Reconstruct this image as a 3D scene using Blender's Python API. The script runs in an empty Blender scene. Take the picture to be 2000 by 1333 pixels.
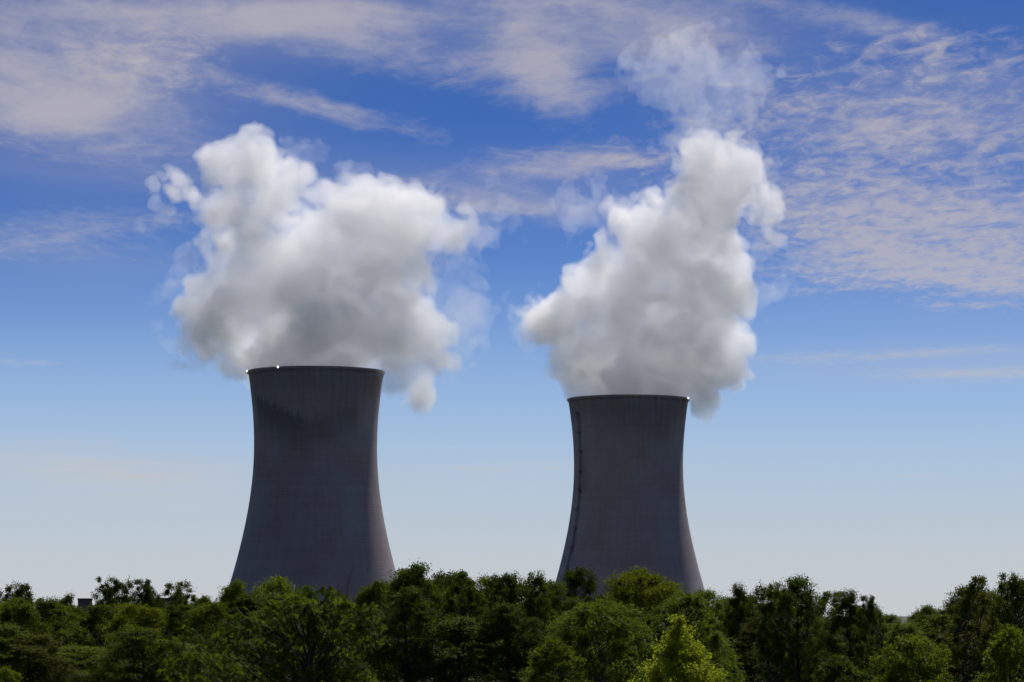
import bpy, math, random
import numpy as np
from mathutils import Vector

S = bpy.context.scene
COL = S.collection
RAD = math.radians

# ------------------------------------------------------------------ camera
FPX = 5700.0                     # focal length in pixels of the 2000 px wide photograph
PITCH = RAD(5.35)
CAMZ = 30.0                      # the towers stand on z = 0, the viewer on a low hill
cam = bpy.data.cameras.new('camera')
cam.sensor_width = 36.0
cam.lens = 36.0 * FPX / 2000.0
cam.clip_start = 0.5
cam.clip_end = 60000
camo = bpy.data.objects.new('camera', cam)
COL.objects.link(camo)
camo.location = (0, 0, CAMZ)
camo.rotation_euler = (math.pi / 2 + PITCH, 0, 0)
S.camera = camo

# ------------------------------------------------------------------ render settings
S.view_settings.view_transform = 'Standard'
S.view_settings.look = 'None'
S.view_settings.exposure = 0.10
S.view_settings.gamma = 1.0
S.render.resolution_x, S.render.resolution_y = 1024, 682
cy = S.cycles
cy.use_denoising = True
cy.volume_bounces = 20
cy.use_adaptive_sampling = True
cy.adaptive_threshold = 0.03
cy.adaptive_min_samples = 16
cy.max_bounces = 24
cy.diffuse_bounces = 2
cy.glossy_bounces = 2
cy.transmission_bounces = 4
cy.transparent_max_bounces = 64

SUN_EL, SUN_AZ = 52.0, 24.0      # azimuth to the right of the view direction

# ------------------------------------------------------------------ node helper
class NT:
    def __init__(self, tree):
        self.t = tree
    def n(self, kind, **kw):
        nd = self.t.nodes.new(kind)
        for k, v in kw.items():
            setattr(nd, k, v)
        return nd
    def put(self, sock, v):
        if isinstance(v, bpy.types.NodeSocket):
            self.t.links.new(v, sock)
        elif v is not None:
            sock.default_value = v
    def m(self, op, a, b=None, c=None, clamp=False):
        nd = self.n('ShaderNodeMath', operation=op, use_clamp=clamp)
        for i, v in enumerate((a, b, c)):
            self.put(nd.inputs[i], v)
        return nd.outputs[0]
    def smooth(self, v, lo, hi, a=0.0, b=1.0):
        nd = self.n('ShaderNodeMapRange', interpolation_type='SMOOTHSTEP')
        for i, x in enumerate((v, lo, hi, a, b)):
            self.put(nd.inputs[i], x)
        return nd.outputs[0]
    def lin(self, v, lo, hi, a=0.0, b=1.0):
        nd = self.n('ShaderNodeMapRange')
        for i, x in enumerate((v, lo, hi, a, b)):
            self.put(nd.inputs[i], x)
        return nd.outputs[0]
    def mix(self, f, a, b, blend='MIX'):
        nd = self.n('ShaderNodeMix', data_type='RGBA', blend_type=blend)
        self.put(nd.inputs[0], f)
        for i, v in ((6, a), (7, b)):
            self.put(nd.inputs[i], (*v, 1.0) if isinstance(v, tuple) and len(v) == 3 else v)
        return nd.outputs[2]
    def xyz(self, x, y, z):
        nd = self.n('ShaderNodeCombineXYZ')
        for i, v in enumerate((x, y, z)):
            self.put(nd.inputs[i], v)
        return nd.outputs[0]
    def sep(self, v):
        nd = self.n('ShaderNodeSeparateXYZ')
        self.put(nd.inputs[0], v)
        return nd.outputs
    def noise(self, vec, scale, detail=3.0, rough=0.5, dist=0.0):
        nd = self.n('ShaderNodeTexNoise')
        self.put(nd.inputs['Vector'], vec)
        nd.inputs['Scale'].default_value = scale
        nd.inputs['Detail'].default_value = detail
        nd.inputs['Roughness'].default_value = rough
        nd.inputs['Distortion'].default_value = dist
        return nd.outputs[0]

# ------------------------------------------------------------------ world: clear sky with high cloud
world = bpy.data.worlds.new('World')
S.world = world
world.use_nodes = True
W = NT(world.node_tree)
bg = world.node_tree.nodes['Background']
direction = W.n('ShaderNodeTexCoord').outputs['Generated']
dx, dy, dz = W.sep(direction)
zc = W.m('MAXIMUM', dz, 0.0)
sky = W.n('ShaderNodeTexSky', sky_type='NISHITA', sun_disc=False)
sky.sun_elevation = RAD(SUN_EL)
sky.sun_rotation = RAD(SUN_AZ)
sky.air_density, sky.dust_density, sky.ozone_density = 1.0, 0.0, 8.0
# very clear, deep air: the blue of the upper sky reaches low down
nrm = W.n('ShaderNodeVectorMath', operation='NORMALIZE')
W.put(nrm.inputs[0], W.xyz(dx, dy, W.m('MULTIPLY', zc, 3.2)))
W.put(sky.inputs['Vector'], nrm.outputs[0])
SKY_STRENGTH = 0.10
scaled = W.mix(1.0, sky.outputs[0], (SKY_STRENGTH,) * 3, 'MULTIPLY')
gam = W.n('ShaderNodeGamma')
W.put(gam.inputs[0], scaled)
gam.inputs[1].default_value = 1.45
blue = W.mix(1.0, gam.outputs[0], (0.90, 0.95, 0.99), 'MULTIPLY')
el = W.m('MULTIPLY', W.m('ARCSINE', dz), 57.2958)
az = W.m('MULTIPLY', W.m('ARCTAN2', dx, dy), 57.2958)
elc = W.m('MAXIMUM', el, 0.0)
mid_haze = W.m('EXPONENT', W.m('MULTIPLY', W.m('POWER', W.m('DIVIDE', elc, 5.6), 3.2), -1.0))
low_haze = W.m('EXPONENT', W.m('MULTIPLY', W.m('POWER', W.m('DIVIDE', elc, 2.7), 2.0), -1.0))
base_sky = W.mix(low_haze, W.mix(mid_haze, blue, (0.355, 0.510, 0.690)), (0.515, 0.545, 0.570))
# cloud sheet: view directions laid on a flat, high layer
den = W.m('ADD', zc, 0.055)
px, py = W.m('DIVIDE', dx, den), W.m('DIVIDE', dy, den)
plane = W.xyz(px, py, 0.0)
warp = W.n('ShaderNodeTexNoise')
W.put(warp.inputs['Vector'], plane)
warp.inputs['Scale'].default_value = 1.1
warp.inputs['Detail'].default_value = 2.0
wv = W.n('ShaderNodeVectorMath', operation='MULTIPLY_ADD')
W.put(wv.inputs[0], warp.outputs['Color'])
wv.inputs[1].default_value = (0.9, 0.9, 0.9)
W.put(wv.inputs[2], plane)
pw = wv.outputs[0]
wx, wy, wz = W.sep(pw)
# where the cloud fields lie (degrees right of and above the horizon point ahead)
def field(a0, e0, ra, re, amp, tilt=0.0):
    c, s = math.cos(RAD(tilt)), math.sin(RAD(tilt))
    a = W.m('SUBTRACT', az, a0)
    e = W.m('SUBTRACT', el, e0)
    u = W.m('MULTIPLY_ADD', a, c / ra, W.m('MULTIPLY', e, s / ra))
    v = W.m('MULTIPLY_ADD', a, -s / re, W.m('MULTIPLY', e, c / re))
    q = W.m('MULTIPLY_ADD', u, u, W.m('MULTIPLY', v, v))
    return W.m('MULTIPLY', W.m('EXPONENT', W.m('MULTIPLY', q, -1.0)), amp)
def total(fs):
    t = fs[0]
    for f in fs[1:]:
        t = W.m('ADD', t, f)
    return t
def fpx(x, y, rx, ry, amp, tilt=0.0):
    return field((x - 1000) / 99.5, (1200 - y) / 99.5, rx / 99.5, ry / 99.5, amp, tilt)
smooth_cov = total([
    fpx(60, 215, 330, 95, 0.85, -12), fpx(120, 60, 420, 90, 0.60, -4),
    fpx(640, 25, 460, 40, 0.54, 2), fpx(1330, 70, 260, 90, 0.58, -8),
    fpx(1090, 325, 280, 34, 0.62, 3), fpx(780, 100, 330, 60, 0.60, -10),
    fpx(650, 222, 270, 30, 0.70, -14), fpx(980, 400, 220, 34, 0.72, -6),
    fpx(1050, 120, 140, 70, 0.62, -45), fpx(1680, 50, 250, 34, 0.62, -14),
    fpx(150, 470, 330, 70, 0.42, 0), fpx(1680, 700, 300, 16, 0.66, 1), fpx(1900, 735, 300, 18, 0.60, -1),
    fpx(1900, 605, 200, 16, 0.5, 2),
    fpx(180, 910, 360, 45, 0.62, -3), fpx(980, 912, 260, 14, 0.50, 1), fpx(30, 715, 120, 10, 0.5, -2), fpx(1880, 940, 200, 10, 0.45, -3)])
fleck_cov = total([fpx(1830, 215, 350, 115, 0.68, 4), fpx(1900, 450, 400, 140, 0.50, 4),
                   fpx(1620, 350, 240, 170, 0.42, 0), fpx(1960, 560, 160, 50, 0.34, 3),
                   fpx(330, 120, 300, 100, 0.40, -8), fpx(1420, 330, 300, 120, 0.26, 0)])
elsewhere = W.m('MULTIPLY', W.smooth(W.noise(plane, 0.55, 2.0), 0.42, 0.68), W.smooth(W.m('ABSOLUTE', az), 12.0, 22.0))
elsewhere = W.m('MULTIPLY', elsewhere, 0.6)
streak = W.noise(W.xyz(W.m('MULTIPLY', wx, 1.0), W.m('MULTIPLY', wy, 0.75), 0.3), 2.9, 8.0, 0.66, 0.3)
fleck = W.noise(W.xyz(W.m('MULTIPLY', px, 1.0), W.m('MULTIPLY', py, 0.50), 4.3), 26.0, 4.0, 0.60, 0.5)
ripple = fleck
fleck = W.m('MULTIPLY_ADD', streak, 0.42, W.m('MULTIPLY', fleck, 0.58))
streak = W.m('MULTIPLY_ADD', streak, 0.72, W.m('MULTIPLY', ripple, 0.28))
def thick(n, cov, soft):
    # the denser the field, the lower the threshold that the noise has to pass
    lo = W.m('MULTIPLY_ADD', cov, -0.50, 0.60)
    return W.m('MULTIPLY', W.smooth(n, lo, W.m('ADD', lo, soft)), W.smooth(cov, 0.0, 0.30))
c1 = thick(streak, W.m('ADD', smooth_cov, elsewhere), 0.42)
patchy = W.lin(W.noise(W.xyz(px, py, 9.1), 1.5, 4.0, 0.6), 0.30, 0.70, 0.45, 1.45)
c2 = thick(fleck, W.m('MINIMUM', W.m('MULTIPLY', fleck_cov, patchy), 0.70), 0.32)
veil_cov = total([fpx(60, 230, 420, 110, 0.58, -9), fpx(0, 60, 560, 110, 0.38, 0), fpx(600, 40, 520, 60, 0.28, -3), fpx(1320, 60, 330, 90, 0.40, -6), fpx(1850, 220, 400, 120, 0.38, 4), fpx(1900, 480, 420, 150, 0.24, 3), fpx(100, 500, 380, 60, 0.20, 0), fpx(180, 935, 420, 60, 0.50, -3), fpx(1000, 925, 420, 24, 0.30, 1), fpx(1850, 720, 420, 40, 0.30, 1), fpx(1000, 380, 420, 70, 0.22, 0)])
c0 = W.m('MULTIPLY', W.m('MINIMUM', veil_cov, 0.9), W.lin(W.noise(W.xyz(W.m('MULTIPLY', wx, 0.8), wy, 7.7), 1.4, 5.0, 0.55), 0.30, 0.70, 0.25, 1.15))
cover = W.m('SUBTRACT', 1.0, W.m('MULTIPLY', W.m('MULTIPLY_ADD', c0, -0.85, 1.0), W.m('MULTIPLY', W.m('MULTIPLY_ADD', c1, -0.75, 1.0), W.m('MULTIPLY_ADD', c2, -0.75, 1.0))))
cloud_col = W.mix(W.smooth(elc, 1.0, 9.0), (0.535, 0.525, 0.53), (0.450, 0.424, 0.462))
final = W.mix(cover, base_sky, cloud_col)
W.put(bg.inputs['Color'], final)
bg.inputs['Strength'].default_value = 1.0
world.cycles.sampling_method = 'MANUAL'
world.cycles.sample_map_resolution = 512

# ------------------------------------------------------------------ sun
sun = bpy.data.lights.new('sun', 'SUN')
sun.energy = 4.4
sun.angle = RAD(0.53)
sun.color = (1.0, 0.94, 0.87)
suno = bpy.data.objects.new('sun', sun)
COL.objects.link(suno)
sv = Vector((math.cos(RAD(SUN_EL)) * math.sin(RAD(SUN_AZ)), math.cos(RAD(SUN_EL)) * math.cos(RAD(SUN_AZ)), math.sin(RAD(SUN_EL))))
suno.rotation_euler = sv.to_track_quat('Z', 'Y').to_euler()
suno.location = sv * 500

# ------------------------------------------------------------------ general helpers
def at(x, y, dist):
    """The point on the ray through photo pixel (x, y) that lies DIST metres ahead of the viewer."""
    cp, sp = math.cos(PITCH), math.sin(PITCH)
    r, u = (x - 1000.0) / FPX, (666.5 - y) / FPX
    d = Vector((r, cp - u * sp, sp + u * cp))
    return Vector((0, 0, CAMZ)) + d * (dist / d.y)

def tag(o, label=None, cat=None, group=None, kind=None):
    for k, v in (('label', label), ('category', cat), ('group', group), ('kind', kind)):
        if v:
            o[k] = v
    return o

def link(name, data, mat=None, parent=None, loc=None):
    o = bpy.data.objects.new(name, data)
    COL.objects.link(o)
    if mat is not None and data is not None and not data.materials:
        data.materials.append(mat)
    if parent is not None:
        o.parent = parent
    if loc is not None:
        o.location = loc
    return o

def mesh_from(name, V, F, smooth=False):
    """V: n x 3 array; F: array of quads / triangles (m x k) or list of tuples."""
    me = bpy.data.meshes.new(name)
    V = np.asarray(V, dtype=np.float32)
    if isinstance(F, np.ndarray):
        k = F.shape[1]
        me.vertices.add(len(V))
        me.vertices.foreach_set('co', V.ravel())
        me.loops.add(F.size)
        me.loops.foreach_set('vertex_index', F.astype(np.int32).ravel())
        me.polygons.add(len(F))
        me.polygons.foreach_set('loop_start', np.arange(0, F.size, k, dtype=np.int32))
        me.polygons.foreach_set('loop_total', np.full(len(F), k, dtype=np.int32))
        me.update(calc_edges=True)
    else:
        me.from_pydata([tuple(map(float, v)) for v in V], [], F)
        me.update()
    if smooth:
        me.polygons.foreach_set('use_smooth', np.ones(len(me.polygons), dtype=bool))
    return me

class MB:
    def __init__(self):
        self.v, self.f = [], []
    def box(self, c, s, rz=0.0):
        b = len(self.v)
        cr, sr = math.cos(rz), math.sin(rz)
        for dx_ in (-.5, .5):
            for dy_ in (-.5, .5):
                for dz_ in (-.5, .5):
                    x, y = dx_ * s[0], dy_ * s[1]
                    self.v.append((c[0] + x * cr - y * sr, c[1] + x * sr + y * cr, c[2] + dz_ * s[2]))
        for q in ((0, 1, 3, 2), (4, 6, 7, 5), (0, 4, 5, 1), (2, 3, 7, 6), (0, 2, 6, 4), (1, 5, 7, 3)):
            self.f.append(tuple(b + i for i in q))
        return self
    def tube(self, pts, rad, n=6, cap=True):
        pts = [Vector(p) for p in pts]
        b = len(self.v)
        for i, p in enumerate(pts):
            t = (pts[min(i + 1, len(pts) - 1)] - pts[max(i - 1, 0)]).normalized()
            a = t.cross(Vector((0.31, 0.95, 0.07)))
            if a.length < 1e-3:
                a = t.cross(Vector((1, 0, 0)))
            a.normalize()
            c = t.cross(a)
            r = rad[i] if hasattr(rad, '__len__') else rad
            for k in range(n):
                w = 2 * math.pi * k / n
                self.v.append(tuple(p + (a * math.cos(w) + c * math.sin(w)) * r))
        for i in range(len(pts) - 1):
            for k in range(n):
                k2 = (k + 1) % n
                self.f.append((b + i * n + k, b + i * n + k2, b + (i + 1) * n + k2, b + (i + 1) * n + k))
        if cap:
            self.f.append(tuple(b + k for k in range(n - 1, -1, -1)))
            e = b + (len(pts) - 1) * n
            self.f.append(tuple(e + k for k in range(n)))
        return self
    def lathe(self, prof, n=160, closed=False):
        b = len(self.v)
        for r, z in prof:
            for k in range(n):
                w = 2 * math.pi * k / n
                self.v.append((r * math.cos(w), r * math.sin(w), z))
        m = len(prof)
        for i in range(m if closed else m - 1):
            j = (i + 1) % m
            for k in range(n):
                k2 = (k + 1) % n
                self.f.append((b + i * n + k, b + i * n + k2, b + j * n + k2, b + j * n + k))
        return self
    def mesh(self, name, smooth=False):
        return mesh_from(name, self.v, self.f, smooth)
    def build(self, name, mat, parent=None, smooth=False, loc=None):
        return link(name, self.mesh(name, smooth), mat, parent, loc)

def material(name):
    mt = bpy.data.materials.new(name)
    mt.use_nodes = True
    return mt, NT(mt.node_tree), mt.node_tree.nodes['Principled BSDF']

def plain(name, col, rough=0.7, metal=0.0, var=0.25, scale=1.5):
    mt, N, b = material(name)
    g = N.n('ShaderNodeTexCoord').outputs['Object']
    f = N.lin(N.noise(g, scale, 5.0, 0.6), 0.3, 0.7, 1 - var, 1 + var)
    mu = N.n('ShaderNodeVectorMath', operation='SCALE')
    mu.inputs[0].default_value = col
    N.put(mu.inputs['Scale'], f)
    N.put(b.inputs['Base Color'], mu.outputs[0])
    b.inputs['Roughness'].default_value = rough
    b.inputs['Metallic'].default_value = metal
    return mt

# ------------------------------------------------------------------ ground: a low hill that falls towards the plant
GR_R = [0, 40, 80, 130, 250, 500, 750, 950, 1150, 1300, 60000]
GR_Z = [28.3, 27.0, 24.5, 21.5, 18.5, 15.5, 13.0, 10.0, 5.0, 0.0, 0.0]
def ground_z(x, y):
    r = math.hypot(x, y)
    z = float(np.interp(r, GR_R, GR_Z))
    k = max(0.0, 1.0 - r / 1250.0) * min(1.0, r / 60.0)
    return z + k * (0.9 * math.sin(x * 0.031 + 1.3) + 0.7 * math.sin(y * 0.027 - x * 0.017))
radii = np.concatenate([[4], np.geomspace(10, 1300, 70), np.geomspace(1500, 45000, 16)])
na = 180
gv, gf = [(0, 0, ground_z(0, 0))], []
for r in radii:
    for k in range(na):
        w = 2 * math.pi * k / na
        x, y = r * math.sin(w), r * math.cos(w)
        gv.append((x, y, ground_z(x, y)))
for k in range(na):
    gf.append((0, 1 + (k + 1) % na, 1 + k))
for i in range(len(radii) - 1):
    for k in range(na):
        k2 = (k + 1) % na
        a, b = 1 + i * na, 1 + (i + 1) * na
        gf.append((a + k, a + k2, b + k2, b + k))
mt_g, N, b = material('meadow_soil')
g = N.n('ShaderNodeTexCoord').outputs['Object']
N.put(b.inputs['Base Color'], N.mix(N.smooth(N.noise(g, 0.05, 8.0, 0.65), 0.35, 0.65), (0.030, 0.050, 0.014), (0.055, 0.060, 0.025)))
b.inputs['Roughness'].default_value = 0.95
ground = link('ground', mesh_from('ground', gv, gf, True), mt_g)
tag(ground, kind='structure')

# ------------------------------------------------------------------ cooling towers
def concrete(name, stain):
    mt, N, b = material(name)
    g = N.n('ShaderNodeTexCoord').outputs['Object']
    x, y, z = N.sep(g)
    ang = N.m('MULTIPLY', N.m('ARCTAN2', x, N.m('MULTIPLY', y, -1.0)), 57.2958)
    # vertical run-off streaks, lift joints and patchy weathering
    streak = N.noise(N.xyz(N.m('MULTIPLY', ang, 0.30), N.m('MULTIPLY', z, 0.020), 0.0), 1.0, 7.0, 0.68)
    patch = N.noise(g, 0.045, 5.0, 0.55)
    lift = N.m('FLOOR', N.m('DIVIDE', z, 1.5))
    wn = N.n('ShaderNodeTexWhiteNoise', noise_dimensions='1D')
    N.put(wn.inputs['W'], lift)
    panel = N.n('ShaderNodeTexWhiteNoise', noise_dimensions='2D')
    N.put(panel.inputs['Vector'], N.xyz(lift, N.m('FLOOR', N.m('DIVIDE', ang, 3.0)), 0.0))
    joint = N.smooth(N.m('ABSOLUTE', N.m('SUBTRACT', N.m('FRACT', N.m('DIVIDE', z, 1.5)), 0.5)), 0.40, 0.5)
    v = N.m('MULTIPLY', N.lin(streak, 0.3, 0.7, 0.91, 1.07), N.lin(patch, 0.3, 0.7, 0.84, 1.14))
    v = N.m('MULTIPLY', v, N.lin(wn.outputs[0], 0, 1, 0.965, 1.03))
    v = N.m('MULTIPLY', v, N.lin(panel.outputs[0], 0, 1, 0.98, 1.02))
    v = N.m('MULTIPLY', v, N.lin(joint, 0, 1, 1.0, 0.93))
    grime = N.m('MULTIPLY', N.smooth(z, 128.0, 156.0), N.lin(streak, 0.3, 0.7, 0.34, 0.16))
    v = N.m('MULTIPLY', v, N.m('SUBTRACT', 1.0, grime))
    for (a0, a1, z0, z1, up, dn, amt) in stain:
        # a soot stain with a sharp ragged upper edge that runs down in streaks
        edge = N.lin(ang, a0, a1, z0, z1)
        rag = N.noise(N.xyz(N.m('MULTIPLY', ang, 0.35), 3.1, 0.0), 1.0, 6.0, 0.7)
        d = N.m('SUBTRACT', z, N.m('MULTIPLY_ADD', N.m('SUBTRACT', rag, 0.5), 16.0, edge))
        m1 = N.smooth(d, up, -1.0)
        m2 = N.smooth(N.m('MULTIPLY_ADD', N.m('SUBTRACT', streak, 0.5), 22.0, d), -dn, -2.0)
        wmid, whalf = (a0 + a1) / 2, abs(a1 - a0) / 2
        m3 = N.smooth(N.m('ABSOLUTE', N.m('SUBTRACT', ang, wmid)), whalf * 1.25, whalf * 0.7)
        k = N.m('MULTIPLY', N.m('MULTIPLY', m1, m2), N.m('MULTIPLY', m3, amt))
        v = N.m('MULTIPLY', v, N.m('SUBTRACT', 1.0, k))
    tint = N.mix(N.smooth(patch, 0.35, 0.65), (0.290, 0.246, 0.260), (0.258, 0.246, 0.272))
    mu = N.n('ShaderNodeVectorMath', operation='SCALE')
    N.put(mu.inputs[0], tint)
    N.put(mu.inputs['Scale'], v)
    N.put(b.inputs['Base Color'], mu.outputs[0])
    b.inputs['Roughness'].default_value = 0.9
    b.inputs['Specular IOR Level'].default_value = 0.2
    bu = N.n('ShaderNodeBump')
    bu.inputs['Strength'].default_value = 0.35
    bu.inputs['Distance'].default_value = 0.15
    N.put(bu.inputs['Height'], N.m('SUBTRACT', N.noise(g, 0.8, 6.0, 0.6), joint))
    N.put(b.inputs['Normal'], bu.outputs[0])
    return mt

M_STEEL = plain('galvanised_steel', (0.14, 0.14, 0.17), 0.55, 0.3)
M_CONC_DARK = plain('basin_concrete', (0.20, 0.19, 0.18), 0.9)
mt_l, N, b = material('lit_beacon_lens')
b.inputs['Base Color'].default_value = (0.9, 0.9, 0.9, 1)
b.inputs['Emission Color'].default_value = (1.0, 0.97, 0.90, 1)
b.inputs['Emission Strength'].default_value = 3.5
M_LENS = mt_l

Z_RIM, Z_THROAT, R_THROAT, Z_SHELL0 = 155.0, 115.8, 31.7, 9.5
def tower_r(z):
    a = 82.0 if z > Z_THROAT else 75.0
    return R_THROAT * math.sqrt(1 + ((z - Z_THROAT) / a) ** 2)

# a pair of raking columns between the basin and the shell
N_LEG = 36
lm = MB()
for s_ in (-1, 1):
    w0, w1 = s_ * 0.01, s_ * math.pi / N_LEG * 0.96
    r0, r1 = tower_r(0) + 0.8, tower_r(Z_SHELL0) - 0.45
    lm.tube([(r0 * math.cos(w0), r0 * math.sin(w0), 0.3), (r1 * math.cos(w1), r1 * math.sin(w1), Z_SHELL0 + 0.4)], 0.42, 8)
LEG_MESH = lm.mesh('leg', True)

def lamp_at(parent, theta, zz):
    """A white obstruction beacon bracketed to the outside of the shell near its rim; theta from the side that faces the viewer."""
    r = tower_r(zz) + 0.75
    t = RAD(theta)
    base = Vector((r * math.sin(t), -r * math.cos(t), zz))
    e = MB()
    e.box((0, 0.35, 0.0), (0.8, 1.6, 0.14))
    e.tube([(0, 0, 0.07), (0, 0, 0.55)], [0.42, 0.36], 12)
    o = e.build('obstruction_light', M_STEEL, parent, loc=base)
    o.rotation_euler = (0, 0, t)
    l = MB().tube([(0, 0, 0.55), (0, 0, 0.75), (0, 0, 1.35), (0, 0, 1.5)], [0.32, 0.38, 0.38, 0.2], 14)
    l.build('lens', M_LENS, o, True)

def cooling_tower(loc, label, stain, lamps, ladder=None):
    root = link('cooling_tower', None, loc=loc)
    tag(root, label, 'cooling tower', 'pair of cooling towers')
    mat = concrete('tower_concrete', stain)
    zs = list(np.linspace(Z_SHELL0, Z_RIM - 1.6, 98))
    prof = []
    for z in zs:
        prof.append((tower_r(z), z))
    inner = [(tower_r(z) - (0.9 if z < 20 else 0.55), z) for z in reversed(zs)]
    MB().lathe(prof + inner, 192, True).build('shell', mat, root, True)
    rr = tower_r(Z_RIM)
    MB().lathe([(rr - 0.7, Z_RIM - 1.62), (rr + 0.02, Z_RIM - 1.62), (rr + 0.5, Z_RIM - 1.1), (rr + 0.5, Z_RIM - 0.15), (rr + 0.35, Z_RIM), (rr - 1.0, Z_RIM), (rr - 1.0, Z_RIM - 1.1)], 192, True).build('rim', mat, root)
    rb = tower_r(0)
    MB().lathe([(rb + 3.2, -1.0), (rb + 3.2, 1.1), (rb + 2.6, 1.1), (rb + 2.6, 0.3), (rb - 3.0, 0.3), (rb - 3.0, -1.0)], 144, True).build('basin', M_CONC_DARK, root)
    for k in range(N_LEG):
        o = link('leg', LEG_MESH, M_CONC_DARK, root)
        o.rotation_euler = (0, 0, 2 * math.pi * k / N_LEG)
    for th in lamps:
        lamp_at(root, th, Z_RIM - 1.3)
    if ladder is not None:
        t = RAD(ladder)
        lad = link('ladder', None, parent=root)
        def on(z, off, side=0.0):
            r = tower_r(z) + off
            return (r * math.sin(t) + side * math.cos(t), -r * math.cos(t) + side * math.sin(t), z)
        zz = np.linspace(12, 146, 60)
        for s_ in (-0.42, 0.42):
            MB().tube([on(z, 0.55, s_) for z in zz], 0.10, 5).build('rail', M_STEEL, lad)
        for off, s_ in ((1.5, -0.45), (1.5, 0.45), (1.75, 0.0)):
            MB().tube([on(z, off, s_) for z in zz], 0.06, 4).build('cage_bar', M_STEEL, lad)
        hoops = MB()
        for z in np.arange(12.5, 146, 1.2):
            hoops.tube([on(z, 0.55, -0.42), on(z, 1.3, -0.6), on(z, 1.75, 0), on(z, 1.3, 0.6), on(z, 0.55, 0.42)], 0.07, 4)
            hoops.tube([on(z + .4, 0.55, -0.42), on(z + .4, 0.55, 0.42)], 0.05, 4)
        tag(hoops.build('rungs_and_hoops', M_STEEL, lad), kind='stuff')
        for z in np.arange(24, 147, 11.0):
            p = on(z, 1.35)
            mb = MB().box((0, 0, 0), (3.0, 2.6, 0.16))
            for sx in (-1.4, 1.4):
                for sy in (-1.2, 1.2):
                    mb.box((sx, sy, 0.6), (0.09, 0.09, 1.2))
            for hz in (0.62, 1.16):
                mb.box((0, -1.2, hz), (2.8, 0.08, 0.08)).box((-1.4, 0, hz), (0.08, 2.4, 0.08)).box((1.4, 0, hz), (0.08, 2.4, 0.08))
            o = mb.build('landing_platform', M_STEEL, lad, loc=p)
            o.rotation_euler = (0, 0, t)
    return root

D1, D2 = 1504.0, 1697.0
T1 = at(617.4, 728, D1); T1.z = 0
T2 = at(1227.0, 779, D2); T2.z = 0
tower1 = cooling_tower(T1, 'grey concrete cooling tower with a dark soot stain high on its shell and no ladder',
                       [(-66, -4, 141.0, 127.0, 4.0, 24.0, 0.46), (-6, 46, 125.0, 134.0, 6.0, 22.0, 0.26)], (-29, -79))
tower2 = cooling_tower(T2, 'grey concrete cooling tower with a caged ladder running down one side',
                       [(-40, 50, 148.0, 148.0, 6.0, 40.0, 0.14)], (74,), -61)

# ------------------------------------------------------------------ steam
def steam_mat(name, dens, surf):
    mt = bpy.data.materials.new(name)
    mt.use_nodes = True
    t = mt.node_tree
    t.nodes.remove(t.nodes['Principled BSDF'])
    out = t.nodes['Material Output']
    vs = t.nodes.new('ShaderNodeVolumeScatter')
    vs.inputs['Color'].default_value = (0.997, 0.997, 0.998, 1)
    vs.inputs['Density'].default_value = dens
    vs.inputs['Anisotropy'].default_value = 0.35
    t.links.new(vs.outputs[0], out.inputs['Volume'])
    if surf:
        tr, tl, mx = t.nodes.new('ShaderNodeBsdfTransparent'), t.nodes.new('ShaderNodeBsdfTranslucent'), t.nodes.new('ShaderNodeMixShader')
        tl.inputs['Color'].default_value = (0.9, 0.9, 0.9, 1)
        mx.inputs[0].default_value = surf
        t.links.new(tr.outputs[0], mx.inputs[1])
        t.links.new(tl.outputs[0], mx.inputs[2])
        t.links.new(mx.outputs[0], out.inputs['Surface'])
    return mt

def spline_w(n, length, scale, off):
    """Cubic B-spline weights that sample a random lattice of spacing SCALE along one axis."""
    p = np.arange(n) * (length / n) / scale + off
    i = np.floor(p).astype(int)
    f = p - i
    L = i.max() + 4
    M = np.zeros((n, L), dtype=np.float32)
    w = ((1 - f) ** 3 / 6, (3 * f ** 3 - 6 * f ** 2 + 4) / 6, (-3 * f ** 3 + 3 * f ** 2 + 3 * f + 1) / 6, f ** 3 / 6)
    for k in range(4):
        M[np.arange(n), i + k] += w[k]
    return M

def noise3(shape, vox, scale, rng):
    A = [spline_w(n, n * vox, scale, rng.random()) for n in shape]
    L = rng.standard_normal([a.shape[1] for a in A]).astype(np.float32)
    r = np.einsum('ai,ijk->ajk', A[0], L, optimize=True)
    r = np.einsum('bj,ajk->abk', A[1], r, optimize=True)
    r = np.einsum('ck,abk->abc', A[2], r, optimize=True)
    return r * 1.9                       # about unit deviation

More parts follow.
